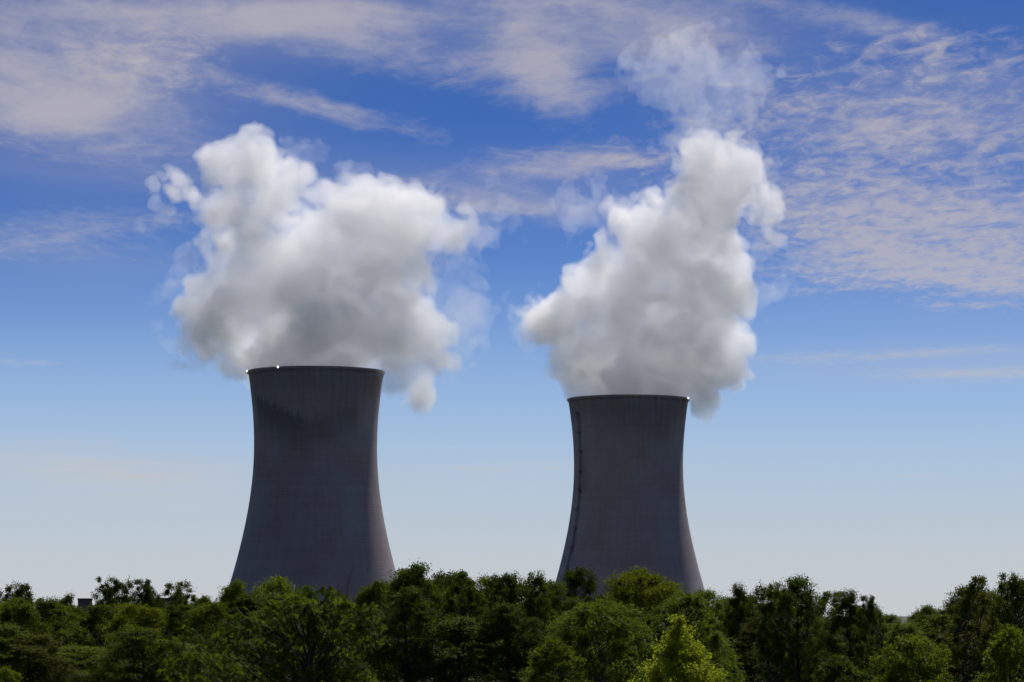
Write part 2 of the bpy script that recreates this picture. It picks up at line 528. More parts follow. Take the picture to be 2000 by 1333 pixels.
def surface_nets(Fd, vox, org):
    """Closed quad mesh of the region where Fd < 0."""
    ins = Fd < 0
    nx, ny, nz = Fd.shape
    acc = np.zeros((nx - 1, ny - 1, nz - 1, 3), dtype=np.float32)
    cnt = np.zeros((nx - 1, ny - 1, nz - 1), dtype=np.float32)
    offs = [(i, j, k) for i in (0, 1) for j in (0, 1) for k in (0, 1)]
    def cut(a, o):
        return a[o[0]:nx - 1 + o[0], o[1]:ny - 1 + o[1], o[2]:nz - 1 + o[2]]
    for o in offs:
        for ax in range(3):
            if o[ax]:
                continue
            o2 = list(o); o2[ax] = 1
            a, b_ = cut(Fd, o), cut(Fd, o2)
            mm = (a < 0) != (b_ < 0)
            if not mm.any():
                continue
            t = np.where(mm, a / np.where(mm, a - b_, 1), 0)
            for d in range(3):
                acc[..., d] += mm * (o[d] if d != ax else 0) + (t if d == ax else 0)
            cnt += mm
    act = cnt > 0
    idx = np.full(act.shape, -1, dtype=np.int64)
    idx[act] = np.arange(act.sum())
    cells = np.argwhere(act)
    V = (cells + acc[act] / cnt[act][:, None]) * vox + np.asarray(org)
    Q = []
    for ax in range(3):
        sl0 = [slice(1, -1)] * 3; sl1 = [slice(1, -1)] * 3
        sl0[ax] = slice(0, -1); sl1[ax] = slice(1, None)
        a, b_ = ins[tuple(sl0)], ins[tuple(sl1)]
        u, v = (ax + 1) % 3, (ax + 2) % 3
        for flip in (False, True):
            e = np.argwhere((a & ~b_) if not flip else (~a & b_))
            if not len(e):
                continue
            e = e + 1
            e[:, ax] -= 1
            q = []
            for du, dv in ((-1, -1), (0, -1), (0, 0), (-1, 0)):
                c = e.copy()
                c[:, u] += du; c[:, v] += dv
                q.append(idx[c[:, 0], c[:, 1], c[:, 2]])
            q = np.stack(q if not flip else q[::-1], axis=1)
            Q.append(q)
    return V, np.concatenate(Q)

def drop_specks(V, Q, least):
    """Leave out islands of fewer than LEAST vertices."""
    lab = np.arange(len(V))
    e = np.concatenate([Q[:, [0, 1]], Q[:, [1, 2]], Q[:, [2, 3]], Q[:, [3, 0]]])
    for _ in range(200):
        m_ = np.minimum(lab[e[:, 0]], lab[e[:, 1]])
        new = lab.copy()
        np.minimum.at(new, e[:, 0], m_)
        np.minimum.at(new, e[:, 1], m_)
        new = new[new]; new = new[new]
        if (new == lab).all():
            break
        lab = new
    cnt = np.bincount(lab, minlength=len(V))
    keep = cnt[lab] >= least
    Q = Q[keep[Q[:, 0]]]
    m2 = np.cumsum(keep) - 1
    return V[keep], m2[Q]

def plume_field(blobs, scale_px, cx, cy_, vox, seed, warp, billow, fine, pad=14.0, k=7.0):
    """Blobs (photo x, y, radius in px, depth in m) -> signed field on a grid, in metres about the tower axis."""
    rng = np.random.default_rng(seed)
    B = np.array([((x - cx) / scale_px, dpt, (cy_ - y) / scale_px, r / scale_px) for x, y, r, dpt in blobs])
    lo = (B[:, :3] - B[:, 3:]).min(0) - pad
    hi = (B[:, :3] + B[:, 3:]).max(0) + pad
    shape = np.ceil((hi - lo) / vox).astype(int)
    ax = [lo[i] + np.arange(shape[i]) * vox for i in range(3)]
    X = np.broadcast_to(ax[0][:, None, None], shape).astype(np.float32)
    Y = np.broadcast_to(ax[1][None, :, None], shape).astype(np.float32)
    Z = np.broadcast_to(ax[2][None, None, :], shape).astype(np.float32)
    wa, ws = warp
    P = [A + wa * noise3(shape, vox, ws, rng) + 0.4 * wa * noise3(shape, vox, ws * 0.4, rng) for A in (X, Y, Z)]
    acc = np.zeros(shape, dtype=np.float32)
    for bx, by, bz, br in B:
        d = np.sqrt((P[0] - bx) ** 2 + (P[1] - by) ** 2 + (P[2] - bz) ** 2) - br
        acc += np.exp(np.clip(-d / k, -30, 30))
    Fd = -k * np.log(acc + 1e-12)
    for sc, am in billow:
        Fd -= am * (np.abs(noise3(shape, vox, sc, rng)) - 0.75)
    for sc, am in fine:
        Fd += am * noise3(shape, vox, sc, rng)
    return Fd, lo, (X, Y, Z)

def close_box(Fd):
    for i in range(3):
        sl = [slice(None)] * 3
        for e in (0, 1, -1, -2):
            sl[i] = e
            Fd[tuple(sl)] = np.maximum(Fd[tuple(sl)], 1.0)
    return Fd

M_ST = [steam_mat('steam_veil', 0.031, 0.008), steam_mat('steam_body', 0.046, 0.0), steam_mat('steam_core', 0.026, 0.0), steam_mat('steam_wisp', 0.010, 0.005)]

def steam(name, loc, label, blobs, wisps, scale_px, cx, cy_, seed):
    root = link(name, None, loc=loc)
    tag(root, label, 'steam', 'steam rising from the towers')
    vox = 1.0
    Fd, lo, (X, Y, Z) = plume_field(blobs, scale_px, cx, cy_, vox, seed, (3.2, 26.0), ((28, 5.0), (13, 6.4), (6.5, 4.5), (3.4, 2.6)), ((2.2, 0.8),), k=4.3)
    Fd -= 2.6
    # inside the mouth the steam keeps clear of the shell
    rad = np.sqrt(X ** 2 + Y ** 2)
    mouth = np.maximum(rad - (tower_r(Z_RIM) - 1.6), -(Z + 9.0))
    wall = np.abs(rad - tower_r(Z_RIM)) - 1.6
    Fd = np.where((Z < 0) & (rad < tower_r(Z_RIM) + 1.5), np.where(rad < tower_r(Z_RIM) - 1.5, np.maximum(mouth, Fd - 6.0), np.maximum(Fd, 0.6)), Fd)
    close_box(Fd)
    for lev, nm, mt, least in ((0.0, 'steam_veil', M_ST[0], 900), (2.2, 'steam_body', M_ST[1], 500), (7.0, 'steam_core', M_ST[2], 300)):
        V, Q = drop_specks(*surface_nets(close_box(Fd + lev), vox, lo), least)
        link(nm, mesh_from(nm, V, Q), mt, root)
    if wisps:
        Fw, lo, _ = plume_field(wisps, scale_px, cx, cy_, vox, seed + 5, (9.0, 22.0), ((14, 5.0),), ((9, 5.2), (4.5, 4.6), (2.4, 2.8)), k=5.0)
        V, Q = drop_specks(*surface_nets(close_box(Fw), vox, lo), 24)
        link('steam_wisp', mesh_from('steam_wisp', V, Q), M_ST[3], root)
    return root

rg = random.Random(4)
def dep(lst, spread):
    return [(x, y, r, (d[0] if d else rg.uniform(-spread, spread))) for x, y, r, *d in lst]
L_body = dep([(550, 712, 50, -6), (617, 712, 62, 0), (690, 712, 48, 4), (617, 685, 95, 0), (555, 655, 86, 5), (685, 660, 90, -5),
              (432, 638, 70, -12), (480, 668, 55, 10), (415, 570, 56, 0), (480, 565, 85, 0), (405, 615, 48, 0), (445, 690, 42, -5), (395, 650, 52, -6), (388, 590, 40, 0),
              (600, 570, 110, 0), (545, 500, 80, 6), (485, 480, 72, 0), (405, 455, 48, 6), (425, 405, 50, 4), (445, 350, 52, 0), (500, 400, 48, 8), (545, 400, 40, 0), (590, 440, 46, 4), (545, 345, 30, 6), (640, 448, 36, 0), (470, 320, 44, 0),
              (425, 300, 46, 3), (480, 292, 56, -5), (535, 302, 46, 8), (500, 340, 50, 0), (455, 395, 50, 0), (572, 340, 22, 4), (320, 376, 32, -4), (347, 352, 22, -6), (306, 402, 18, -3), (360, 400, 18, 0),
              (665, 405, 44, -6), (735, 350, 32, 4), (745, 395, 50, 0), (700, 450, 62, -4), (765, 460, 74, 5), (830, 440, 56, 0), (815, 390, 26, 4),
              (880, 455, 44, -4), (905, 445, 26, 6), (725, 550, 84, 0), (805, 525, 50, -8), (745, 655, 72, -8), (800, 670, 64, -10), (838, 656, 44, -5), (796, 692, 46, -8), (822, 700, 50, -9), (775, 610, 56, 0), (835, 630, 34, 0), (660, 610, 92, -15)], 12)
L_wisp = dep([(560, 420, 46), (520, 400, 36), (600, 370, 30), (640, 460, 50), (850, 560, 34), (890, 590, 26), (860, 510, 40), (895, 490, 46), (930, 475, 30), (960, 470, 16),
              (850, 620, 34), (885, 650, 24), (330, 400, 26), (365, 500, 30), (375, 700, 30), (440, 705, 30), (570, 330, 30), (700, 360, 36), (925, 395, 24), (980, 392, 20), (1030, 395, 18), (790, 380, 30),
              (352, 560, 26), (358, 640, 26), (900, 610, 18)], 16)
R_body = dep([(1165, 768, 42, -5), (1227, 765, 58, 0), (1290, 768, 42, 5), (1227, 735, 95, 0), (1130, 745, 36, -10), (1300, 725, 88, 0), (1378, 742, 42, -12), (1405, 705, 58, -5),
              (1165, 690, 72, 0), (1240, 660, 98, -5), (1340, 660, 104, 0), (1415, 650, 60, 5), (1105, 625, 66, 0), (1060, 620, 46, 5), (1125, 690, 50, 0), (1030, 632, 24, 3), (1150, 600, 68, 0),
              (1428, 545, 58, 0), (1370, 560, 90, -5), (1230, 560, 92, 4), (1195, 490, 42, 0), (1285, 475, 90, 0), (1240, 440, 44, 0), (1365, 455, 76, 4), (1425, 490, 36, 0),
              (1345, 390, 66, -4), (1400, 335, 78, 0), (1385, 290, 42, 3), (1450, 320, 54, 4), (1488, 380, 44, -4), (1515, 405, 30, 0), (1503, 438, 18, -3), (1400, 400, 72, 0), (1275, 405, 36, 4), (1215, 400, 24, 5), (1180, 395, 18, 0)], 10)
R_wisp = dep([(1200, 405, 44), (1155, 395, 34), (1235, 390, 36), (1130, 430, 40), (1180, 440, 44), (1040, 630, 34), (1010, 635, 20), (1085, 570, 26), (1130, 540, 28), (1460, 470, 30), (1455, 600, 30),
              (1485, 560, 22), (1090, 685, 30), (1270, 350, 20), (1320, 300, 26), (1500, 330, 24),
              (1300, 130, 46), (1360, 100, 44), (1340, 170, 38), (1420, 165, 50), (1475, 140, 38), (1400, 60, 26), (1330, 220, 28), (1390, 230, 32), (1260, 110, 28), (1490, 180, 34), (1290, 80, 22)], 16)
def plume_origin(T, rim_y, x, D):
    return Vector((T.x, T.y, Z_RIM))
steam('steam_plume', plume_origin(T1, 0, 0, 0), 'broad two-horned cloud of white steam over the soot-stained tower', L_body, L_wisp, FPX / D1, 617.4, 722.0, 11)
steam('steam_plume', plume_origin(T2, 0, 0, 0), 'tall hooked column of white steam over the tower with the ladder', R_body, R_wisp, FPX / D2, 1227.0, 775.0, 23)


# ------------------------------------------------------------------ plant buildings that show above the wood
def building(name, x0, x1, ytop, D, depth, label, bays):
    a, c = at(x0, ytop, D), at(x1, ytop, D)
    w, h = c.x - a.x, a.z
    root = link(name, None, loc=((a.x + c.x) / 2, D + depth / 2, 0))
    tag(root, label, 'building')
    MB().box((0, 0, h / 2 - 0.5), (w, depth, h - 0.6)).build('wall', M_CLAD, root)
    rf = MB().box((0, 0, h - 0.62), (w + 0.3, depth + 0.3, 0.36))
    for sx in (-1, 1):
        rf.box((sx * (w / 2), 0, h - 0.22), (0.3, depth + 0.3, 0.44))
        rf.box((0, sx * (depth / 2), h - 0.2221), (w - 0.31, 0.3, 0.44))
    rf.build('roof', M_ROOF, root)
    for i in range(bays):
        xx = -w / 2 + w * (i + 0.5) / bays
        for zz in (h - 4.5, h - 9.0):
            MB().box((xx, -depth / 2 - 0.04, zz), (w / bays * 0.5, 0.12, 2.0)).build('window', M_PANE, root)
    return root
M_CLAD = plain('dark_cladding', (0.060, 0.062, 0.075), 0.7)
M_ROOF = plain('roof_felt', (0.050, 0.052, 0.060), 0.9)
M_PANE = plain('dark_window', (0.02, 0.022, 0.03), 0.15)
building('stair_tower', 152, 176, 1169, 1350, 7.0, 'small dark flat-roofed block showing above the treetops', 1)
building('turbine_hall', 290, 350, 1168, 1380, 22.0, 'long low dark roof showing behind the treetops', 4)

def mast():
    p = at(574.5, 1104, 1290)
    root = link('lightning_mast', None, loc=(p.x, p.y, 0))
    tag(root, 'slender dark mast standing before the soot-stained tower', 'mast')
    h = p.z
    MB().box((0, 0, 0.2), (2.2, 2.2, 0.8)).build('footing', M_CONC_DARK, root)
    MB().tube([(0, 0, 0.5), (0, 0, h * 0.5), (0, 0, h * 0.86)], [0.42, 0.34, 0.24], 10).build('pole', M_STEEL, root, True)
    MB().tube([(0, 0, h * 0.86), (0, 0, h)], [0.13, 0.05], 6).build('rod', M_STEEL, root)
    MB().tube([(0, 0, h * 0.855), (0, 0, h * 0.875)], [0.55, 0.55], 10).build('collar', M_STEEL, root)
mast()

# ------------------------------------------------------------------ trees
def leaf_mat(name, dark, light, trans=0.36, gloss=0.62):
    mt, N, b = material(name)
    out = mt.node_tree.nodes['Material Output']
    t = N.n('ShaderNodeAttribute', attribute_name='tint').outputs['Fac']
    oi = N.n('ShaderNodeObjectInfo').outputs['Random']
    col = N.mix(t, dark, light)
    hs = N.n('ShaderNodeHueSaturation')
    N.put(hs.inputs['Color'], col)
    N.put(hs.inputs['Hue'], N.lin(oi, 0, 1, 0.478, 0.512))
    wn = N.n('ShaderNodeTexWhiteNoise', noise_dimensions='1D')
    N.put(wn.inputs['W'], oi)
    N.put(hs.inputs['Value'], N.lin(wn.outputs[0], 0, 1, 0.72, 1.28))
    N.put(hs.inputs['Saturation'], N.lin(oi, 0, 1, 1.05, 0.9))
    N.put(b.inputs['Base Color'], hs.outputs[0])
    b.inputs['Roughness'].default_value = gloss
    b.inputs['Specular IOR Level'].default_value = 0.06 if gloss > 0.5 else 0.22
    tr = N.n('ShaderNodeBsdfTranslucent')
    N.put(tr.inputs['Color'], N.mix(1.0, hs.outputs[0], (1.55, 1.75, 0.75), 'MULTIPLY'))
    mx = N.n('ShaderNodeMixShader')
    mx.inputs[0].default_value = trans
    N.put(mx.inputs[1], b.outputs[0])
    N.put(mx.inputs[2], tr.outputs[0])
    N.put(out.inputs['Surface'], mx.outputs[0])
    return mt
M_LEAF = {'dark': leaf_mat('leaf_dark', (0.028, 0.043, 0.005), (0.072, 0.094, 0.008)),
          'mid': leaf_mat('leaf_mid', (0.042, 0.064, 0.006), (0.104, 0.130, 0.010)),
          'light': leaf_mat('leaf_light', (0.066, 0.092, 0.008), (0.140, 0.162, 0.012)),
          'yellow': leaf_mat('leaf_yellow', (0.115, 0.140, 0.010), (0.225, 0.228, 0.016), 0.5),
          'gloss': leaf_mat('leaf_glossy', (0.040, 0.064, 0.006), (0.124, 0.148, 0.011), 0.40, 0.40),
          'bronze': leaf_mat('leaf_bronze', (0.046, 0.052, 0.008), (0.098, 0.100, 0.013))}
M_BARK = plain('bark', (0.034, 0.028, 0.022), 0.95, 0, 0.4, 3.0)
M_DEAD = plain('dead_wood', (0.10, 0.085, 0.075), 0.9, 0, 0.3, 3.0)

def leaves_mesh(name, C, Nrm, Ax, L, Wd, tint):
    """Folded leaf blades: centre base C, normal, axis, length, width."""
    n = len(C)
    Bt = np.cross(Nrm, Ax)
    Bt /= np.linalg.norm(Bt, axis=1, keepdims=True) + 1e-9
    L, Wd = L[:, None], Wd[:, None]
    v = np.empty((n, 4, 3), dtype=np.float32)
    v[:, 0] = C
    v[:, 1] = C + Ax * L * 0.45 + Bt * Wd * 0.5 + Nrm * Wd * 0.14
    v[:, 2] = C + Ax * L - Nrm * L * 0.10
    v[:, 3] = C + Ax * L * 0.45 - Bt * Wd * 0.5 + Nrm * Wd * 0.14
    me = mesh_from(name, v.reshape(-1, 3), np.arange(n * 4).reshape(n, 4))
    at_ = me.attributes.new('tint', 'FLOAT', 'FACE')
    at_.data.foreach_set('value', tint.astype(np.float32))
    return me

def unit(a):
    return a / (np.linalg.norm(a, axis=1, keepdims=True) + 1e-9)

def profile(style, t):
    if style == 'round':
        return np.sin(math.pi * (0.10 + 0.87 * t) ** 0.85) ** 0.65
    if style == 'vase':
        return (0.35 + 0.65 * t ** 0.8) * np.clip((1.02 - t) * 3.2, 0, 1) ** 0.5
    if style == 'tall':
        return (0.60 + 0.4 * np.sin(math.pi * t)) * np.clip((1.04 - t) * 2.2, 0, 1) ** 0.6
    if style == 'cone':
        return 0.02 + 0.98 * (1 - t) ** 1.2
    if style == 'dome':
        return np.clip(1 - t ** 2.2, 0, 1) ** 0.5
    return np.ones_like(t)

def tree_meshes(seed, H, Wd, style, base, n_cl, cl_r, per, leaf, open_=0.0, trunks=1, flat=0.75):
    """A tapered trunk with limbs (one mesh) and a crown of leaf sprays (one mesh). Standing on z = 0."""
    rng = np.random.default_rng(seed)
    R = Wd / 2
    cb = H * base
    tb = MB()
    tilt = rng.normal(0, 0.02, (trunks, 2))
    axes = []
    for k in range(trunks):
        o = np.array([0, 0]) if trunks == 1 else rng.normal(0, 0.5, 2)
        top = H * (0.86 if k == 0 else rng.uniform(0.6, 0.85))
        sw = rng.normal(0, 0.02 * H, 2) if trunks == 1 else rng.normal(0, 0.09 * H, 2)
        pts = []
        for s_ in np.linspace(0, 1, 7):
            b_ = o + tilt[k] * H * s_ + sw * s_ ** 1.5 + rng.normal(0, 0.006 * H, 2) * (s_ > 0)
            pts.append((b_[0], b_[1], -0.4 + (top + 0.4) * s_))
        r0 = 0.018 * H / math.sqrt(trunks)
        tb.tube(pts, [r0 * 1.35, r0, r0 * 0.86, r0 * 0.7, r0 * 0.52, r0 * 0.32, r0 * 0.12], 7)
        axes.append(np.array(pts))
    # clump centres fill the crown and press towards its outside
    C, cr = [], []
    tries = 0
    lobes = rng.uniform(0, 2 * math.pi, 3)
    while len(C) < n_cl and tries < n_cl * 30:
        tries += 1
        t = rng.random() ** 0.85
        w = rng.uniform(0, 2 * math.pi)
        lob = 1 + 0.22 * math.sin(2 * w + lobes[0]) * math.sin(3.1 * t + lobes[1]) + 0.12 * math.sin(5 * w + lobes[2])
        rr = R * float(profile(style, np.array(t))) * lob * (0.35 + 0.62 * math.sqrt(rng.random()))
        p = np.array([rr * math.cos(w), rr * math.sin(w), cb + (H - cb) * t * 0.97])
        r_ = cl_r * rng.uniform(0.6, 1.45)
        if C and min(np.linalg.norm(p - q) for q in C) < r_ * (0.5 + open_):
            continue
        C.append(p); cr.append(r_)
    C.append(np.array([axes[0][-1][0], axes[0][-1][1], H - cl_r * 0.7])); cr.append(cl_r * 0.9)
    LC, LN, LA, LT = [], [], [], []
    for p, r_ in zip(C, cr):
        ax = axes[rng.integers(len(axes))]
        zst = max(H * 0.12, p[2] - 0.65 * np.linalg.norm(p[:2]) - 0.05 * H)
        st = np.array([np.interp(zst, ax[:, 2], ax[:, i]) for i in range(3)])
        mid = st * 0.5 + p * 0.5 + np.array([0, 0, -0.07 * np.linalg.norm(p - st)]) + rng.normal(0, 0.02 * H, 3)
        rl = 0.0045 * H * (0.6 + np.linalg.norm(p - st) / H * 1.6)
        tb.tube([st, mid, p], [rl, rl * 0.65, rl * 0.25], 5, False)
        # twigs and the leaf sprays along them
        nt_ = 7
        dirs = unit(rng.normal(0, 1, (nt_, 3)) + np.array([0, 0, 0.35]) + unit((p - np.array([0, 0, cb + 0.35 * (H - cb)]))[None])[0] * 0.7)
        for d in dirs:
            ln = r_ * rng.uniform(0.6, 1.25)
            tip = p + d * ln * np.array([1, 1, flat])
            tb.tube([p, tip], [rl * 0.25, rl * 0.08], 3, False)
            m_ = max(3, int(per * rng.uniform(0.6, 1.4) / nt_))
            u = rng.uniform(0.25, 1.05, m_)[:, None]
            pos = p + (tip - p) * u + rng.normal(0, 1, (m_, 3)) * r_ * 0.26 * np.array([1, 1, flat])
            LC.append(pos)
            out = unit(pos - p + rng.normal(0, 0.5 * r_, (m_, 3)))
            LA.append(unit(out + np.array([0, 0, -0.25])))
            nn = unit(rng.normal(0, 0.75, (m_, 3)) + out * 0.45 + np.array([0, 0, 0.6]))
            LN.append(nn)
            LT.append(np.clip(rng.normal(0.42 + 0.16 * rng.normal(), 0.22, m_), 0, 1))
    LC, LA, LN, LT = map(np.concatenate, (LC, LA, LN, LT))
    LN = unit(LN - LA * (LN * LA).sum(1, keepdims=True))
    n = len(LC)
    L = leaf * rng.uniform(0.6, 1.5, n)
    cm = leaves_mesh('crown', LC, LN, LA, L, L * rng.uniform(0.45, 0.75, n), LT)
    tm = tb.mesh('trunk', True)
    return tm, cm, H, Wd

PROTO = {}
def proto(key, *a, **k):
    PROTO[key] = tree_meshes(*a, **k)
#       seed  H    W   style  base  n  clump  per leaf
proto('oak_a', 1, 22, 15, 'round', 0.16, 110, 1.5, 300, 0.31, 0.1)
proto('oak_b', 2, 20, 16, 'dome', 0.10, 115, 1.55, 300, 0.31, 0.1)
proto('oak_c', 3, 23, 13, 'tall', 0.12, 110, 1.4, 280, 0.31, 0.15)
proto('dome_a', 4, 18, 20, 'dome', 0.08, 140, 1.55, 290, 0.30, 0.05)
proto('dome_b', 5, 16, 15, 'dome', 0.06, 115, 1.3, 270, 0.29, 0.05)
proto('open_a', 6, 24, 13, 'vase', 0.38, 72, 1.15, 300, 0.30, 0.3, 2)
proto('open_b', 7, 24, 12, 'tall', 0.34, 68, 1.12, 300, 0.30, 0.35, 2)
proto('open_c', 8, 23, 12, 'vase', 0.45, 58, 1.20, 300, 0.30, 0.35, 3)
proto('round_b', 9, 22, 11, 'round', 0.42, 62, 1.15, 280, 0.30, 0.15, 3)
proto('shrub_a', 10, 10, 9, 'dome', 0.04, 85, 0.85, 190, 0.24, 0.1, 3)
proto('shrub_b', 11, 11, 8, 'round', 0.05, 80, 0.80, 190, 0.24, 0.15, 2)
proto('sparse', 12, 22, 9, 'vase', 0.5, 34, 1.0, 260, 0.30, 0.55, 2)
proto('young', 17, 10, 12.5, 'cone', 0.04, 170, 0.66, 230, 0.15, 0.45)

SAME = {}
def place(name, key, x, ytop, D, wpx, tone, label, group=None, spin=None, cat='tree'):
    """A tree whose top shows at photo pixel (x, ytop), D metres ahead; its foot stands on the ground there."""
    tm, cm, H, Wd = PROTO[key]
    p = at(x, ytop, D)
    gz = ground_z(p.x, p.y)
    h = p.z - gz
    sx = (wpx * D / FPX) / Wd
    root = link(name, None, loc=(p.x, p.y, gz))
    tag(root, label, cat, group)
    spin = rt.uniform(0, 6.283) if spin is None else spin
    for nm, me, mat in (('trunk', tm, M_BARK), ('crown', cm, M_LEAF[tone])):
        o = bpy.data.objects.new(nm, me)
        COL.objects.link(o)
        if not me.materials:
            me.materials.append(mat)
        o.parent = root
        o.scale = (sx, sx, h / H)
        o.rotation_euler = (0, 0, spin)
        o.material_slots[0].link = 'OBJECT'
        o.material_slots[0].material = mat
        if nm == 'crown':
            o['kind'] = 'stuff'
    SAME.setdefault(label, []).append((wpx * D, root))
    return root, h

rt = random.Random(77)
# trees on the skyline that can be told apart
T_ = [
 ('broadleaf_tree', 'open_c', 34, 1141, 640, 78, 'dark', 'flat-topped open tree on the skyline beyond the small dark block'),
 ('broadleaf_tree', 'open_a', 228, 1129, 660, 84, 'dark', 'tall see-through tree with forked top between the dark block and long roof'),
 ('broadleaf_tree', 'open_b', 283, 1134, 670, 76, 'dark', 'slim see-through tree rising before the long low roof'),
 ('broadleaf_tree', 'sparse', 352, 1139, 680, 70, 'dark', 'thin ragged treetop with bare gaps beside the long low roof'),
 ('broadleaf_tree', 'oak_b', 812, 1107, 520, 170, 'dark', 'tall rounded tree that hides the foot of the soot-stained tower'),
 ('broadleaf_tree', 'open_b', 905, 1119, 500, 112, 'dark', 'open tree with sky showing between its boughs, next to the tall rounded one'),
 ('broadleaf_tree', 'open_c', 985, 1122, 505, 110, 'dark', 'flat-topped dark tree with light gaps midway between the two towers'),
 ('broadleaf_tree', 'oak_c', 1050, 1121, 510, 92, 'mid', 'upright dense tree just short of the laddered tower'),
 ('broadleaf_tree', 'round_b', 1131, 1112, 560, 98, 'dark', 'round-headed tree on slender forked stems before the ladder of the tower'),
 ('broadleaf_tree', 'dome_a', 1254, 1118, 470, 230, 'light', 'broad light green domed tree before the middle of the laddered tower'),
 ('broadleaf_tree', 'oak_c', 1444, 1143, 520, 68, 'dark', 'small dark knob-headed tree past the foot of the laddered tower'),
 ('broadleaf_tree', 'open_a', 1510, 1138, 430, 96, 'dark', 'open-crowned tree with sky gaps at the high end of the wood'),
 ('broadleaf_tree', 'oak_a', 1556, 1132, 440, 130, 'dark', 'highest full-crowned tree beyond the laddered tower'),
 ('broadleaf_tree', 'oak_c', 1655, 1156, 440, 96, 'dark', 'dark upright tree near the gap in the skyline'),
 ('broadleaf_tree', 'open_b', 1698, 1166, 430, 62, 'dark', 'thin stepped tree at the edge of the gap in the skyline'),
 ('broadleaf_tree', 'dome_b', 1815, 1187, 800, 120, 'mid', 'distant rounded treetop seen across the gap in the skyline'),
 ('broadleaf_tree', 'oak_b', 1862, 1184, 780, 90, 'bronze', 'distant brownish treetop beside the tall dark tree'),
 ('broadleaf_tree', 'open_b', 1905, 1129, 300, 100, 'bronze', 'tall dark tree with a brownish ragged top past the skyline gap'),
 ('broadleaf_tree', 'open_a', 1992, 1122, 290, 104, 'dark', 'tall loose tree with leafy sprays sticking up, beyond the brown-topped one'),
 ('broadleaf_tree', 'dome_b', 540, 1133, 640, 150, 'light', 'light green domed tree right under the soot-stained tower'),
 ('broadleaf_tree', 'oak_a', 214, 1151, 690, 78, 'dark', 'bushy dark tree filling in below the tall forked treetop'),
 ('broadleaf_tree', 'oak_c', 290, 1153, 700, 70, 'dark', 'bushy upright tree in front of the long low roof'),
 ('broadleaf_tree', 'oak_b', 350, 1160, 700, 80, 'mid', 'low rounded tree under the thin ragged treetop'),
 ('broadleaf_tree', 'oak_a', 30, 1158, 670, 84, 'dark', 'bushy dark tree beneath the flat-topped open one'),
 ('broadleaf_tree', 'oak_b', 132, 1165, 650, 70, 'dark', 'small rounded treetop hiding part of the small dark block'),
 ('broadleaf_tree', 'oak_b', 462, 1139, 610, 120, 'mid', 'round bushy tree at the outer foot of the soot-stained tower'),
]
for a in T_:
    place(*a[:8])

# the rest of the wood
rt = random.Random(77)
for _ in range(22):
    rt.random()
SKX = [-80, 0, 60, 110, 150, 190, 230, 290, 340, 400, 440, 480, 540, 600, 690, 730, 760, 815, 860, 1000, 1090, 1180, 1215, 1300, 1330, 1400, 1480, 1560, 1620, 1700, 1720, 1750, 1780, 1860, 1880, 1990, 2080]
SKY_ = [1150, 1152, 1166, 1165, 1180, 1182, 1176, 1170, 1172, 1160, 1146, 1142, 1138, 1142, 1148, 1142, 1122, 1112, 1120, 1126, 1128, 1172, 1150, 1140, 1152, 1152, 1158, 1140, 1156, 1180, 1200, 1216, 1200, 1190, 1150, 1130, 1130]
def skyline(x):
    return float(np.interp(x, SKX, SKY_))
G_FAR = 'trees in the far rows of the wood'
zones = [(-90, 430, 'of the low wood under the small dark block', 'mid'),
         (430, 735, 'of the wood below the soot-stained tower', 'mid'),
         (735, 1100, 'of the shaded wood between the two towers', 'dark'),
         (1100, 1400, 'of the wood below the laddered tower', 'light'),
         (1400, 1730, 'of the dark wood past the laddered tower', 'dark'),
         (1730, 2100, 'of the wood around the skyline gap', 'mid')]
SHAPE = {'oak_a': 'round-headed', 'oak_b': 'broad-domed', 'oak_c': 'upright', 'dome_a': 'wide spreading', 'dome_b': 'low-domed', 'open_b': 'open-topped', 'shrub_a': 'bushy', 'shrub_b': 'bushy'}
TONE = {'dark': 'dark green', 'mid': 'mid-green', 'light': 'light green', 'bronze': 'brownish green'}
def zone(x):
    for z in zones:
        if z[0] <= x < z[1]:
            return z
    return zones[-1] if x > 0 else zones[0]
# distance, spacing in px, how far below the skyline, kinds, row, where
rows = [(900, 74, 16, 34, ('oak_a', 'oak_b'), 'far row', ((740, 1480),)),
        (980, 50, 2, 10, ('oak_a', 'dome_b'), 'hindmost row', ((1690, 1890),)),
        (760, 62, 4, 12, ('oak_a', 'oak_b', 'oak_c', 'dome_b'), 'far row', ((-70, 735), (1730, 1880))),
        (640, 84, 10, 30, ('oak_a', 'oak_b', 'dome_b', 'oak_c'), 'back row', ((-70, 735), (1730, 2070))),
        (545, 76, 0, 14, ('oak_a', 'oak_c', 'oak_b', 'open_b'), 'middle row', ((-70, 2070),)),
        (455, 118, 52, 96, ('oak_b', 'oak_a', 'dome_a', 'oak_c'), 'front row', ((-70, 735), (1060, 1480), (1720, 2070))),
        (480, 100, 34, 90, ('oak_c', 'oak_a'), 'front row', ((760, 1060), (1480, 1720)))]
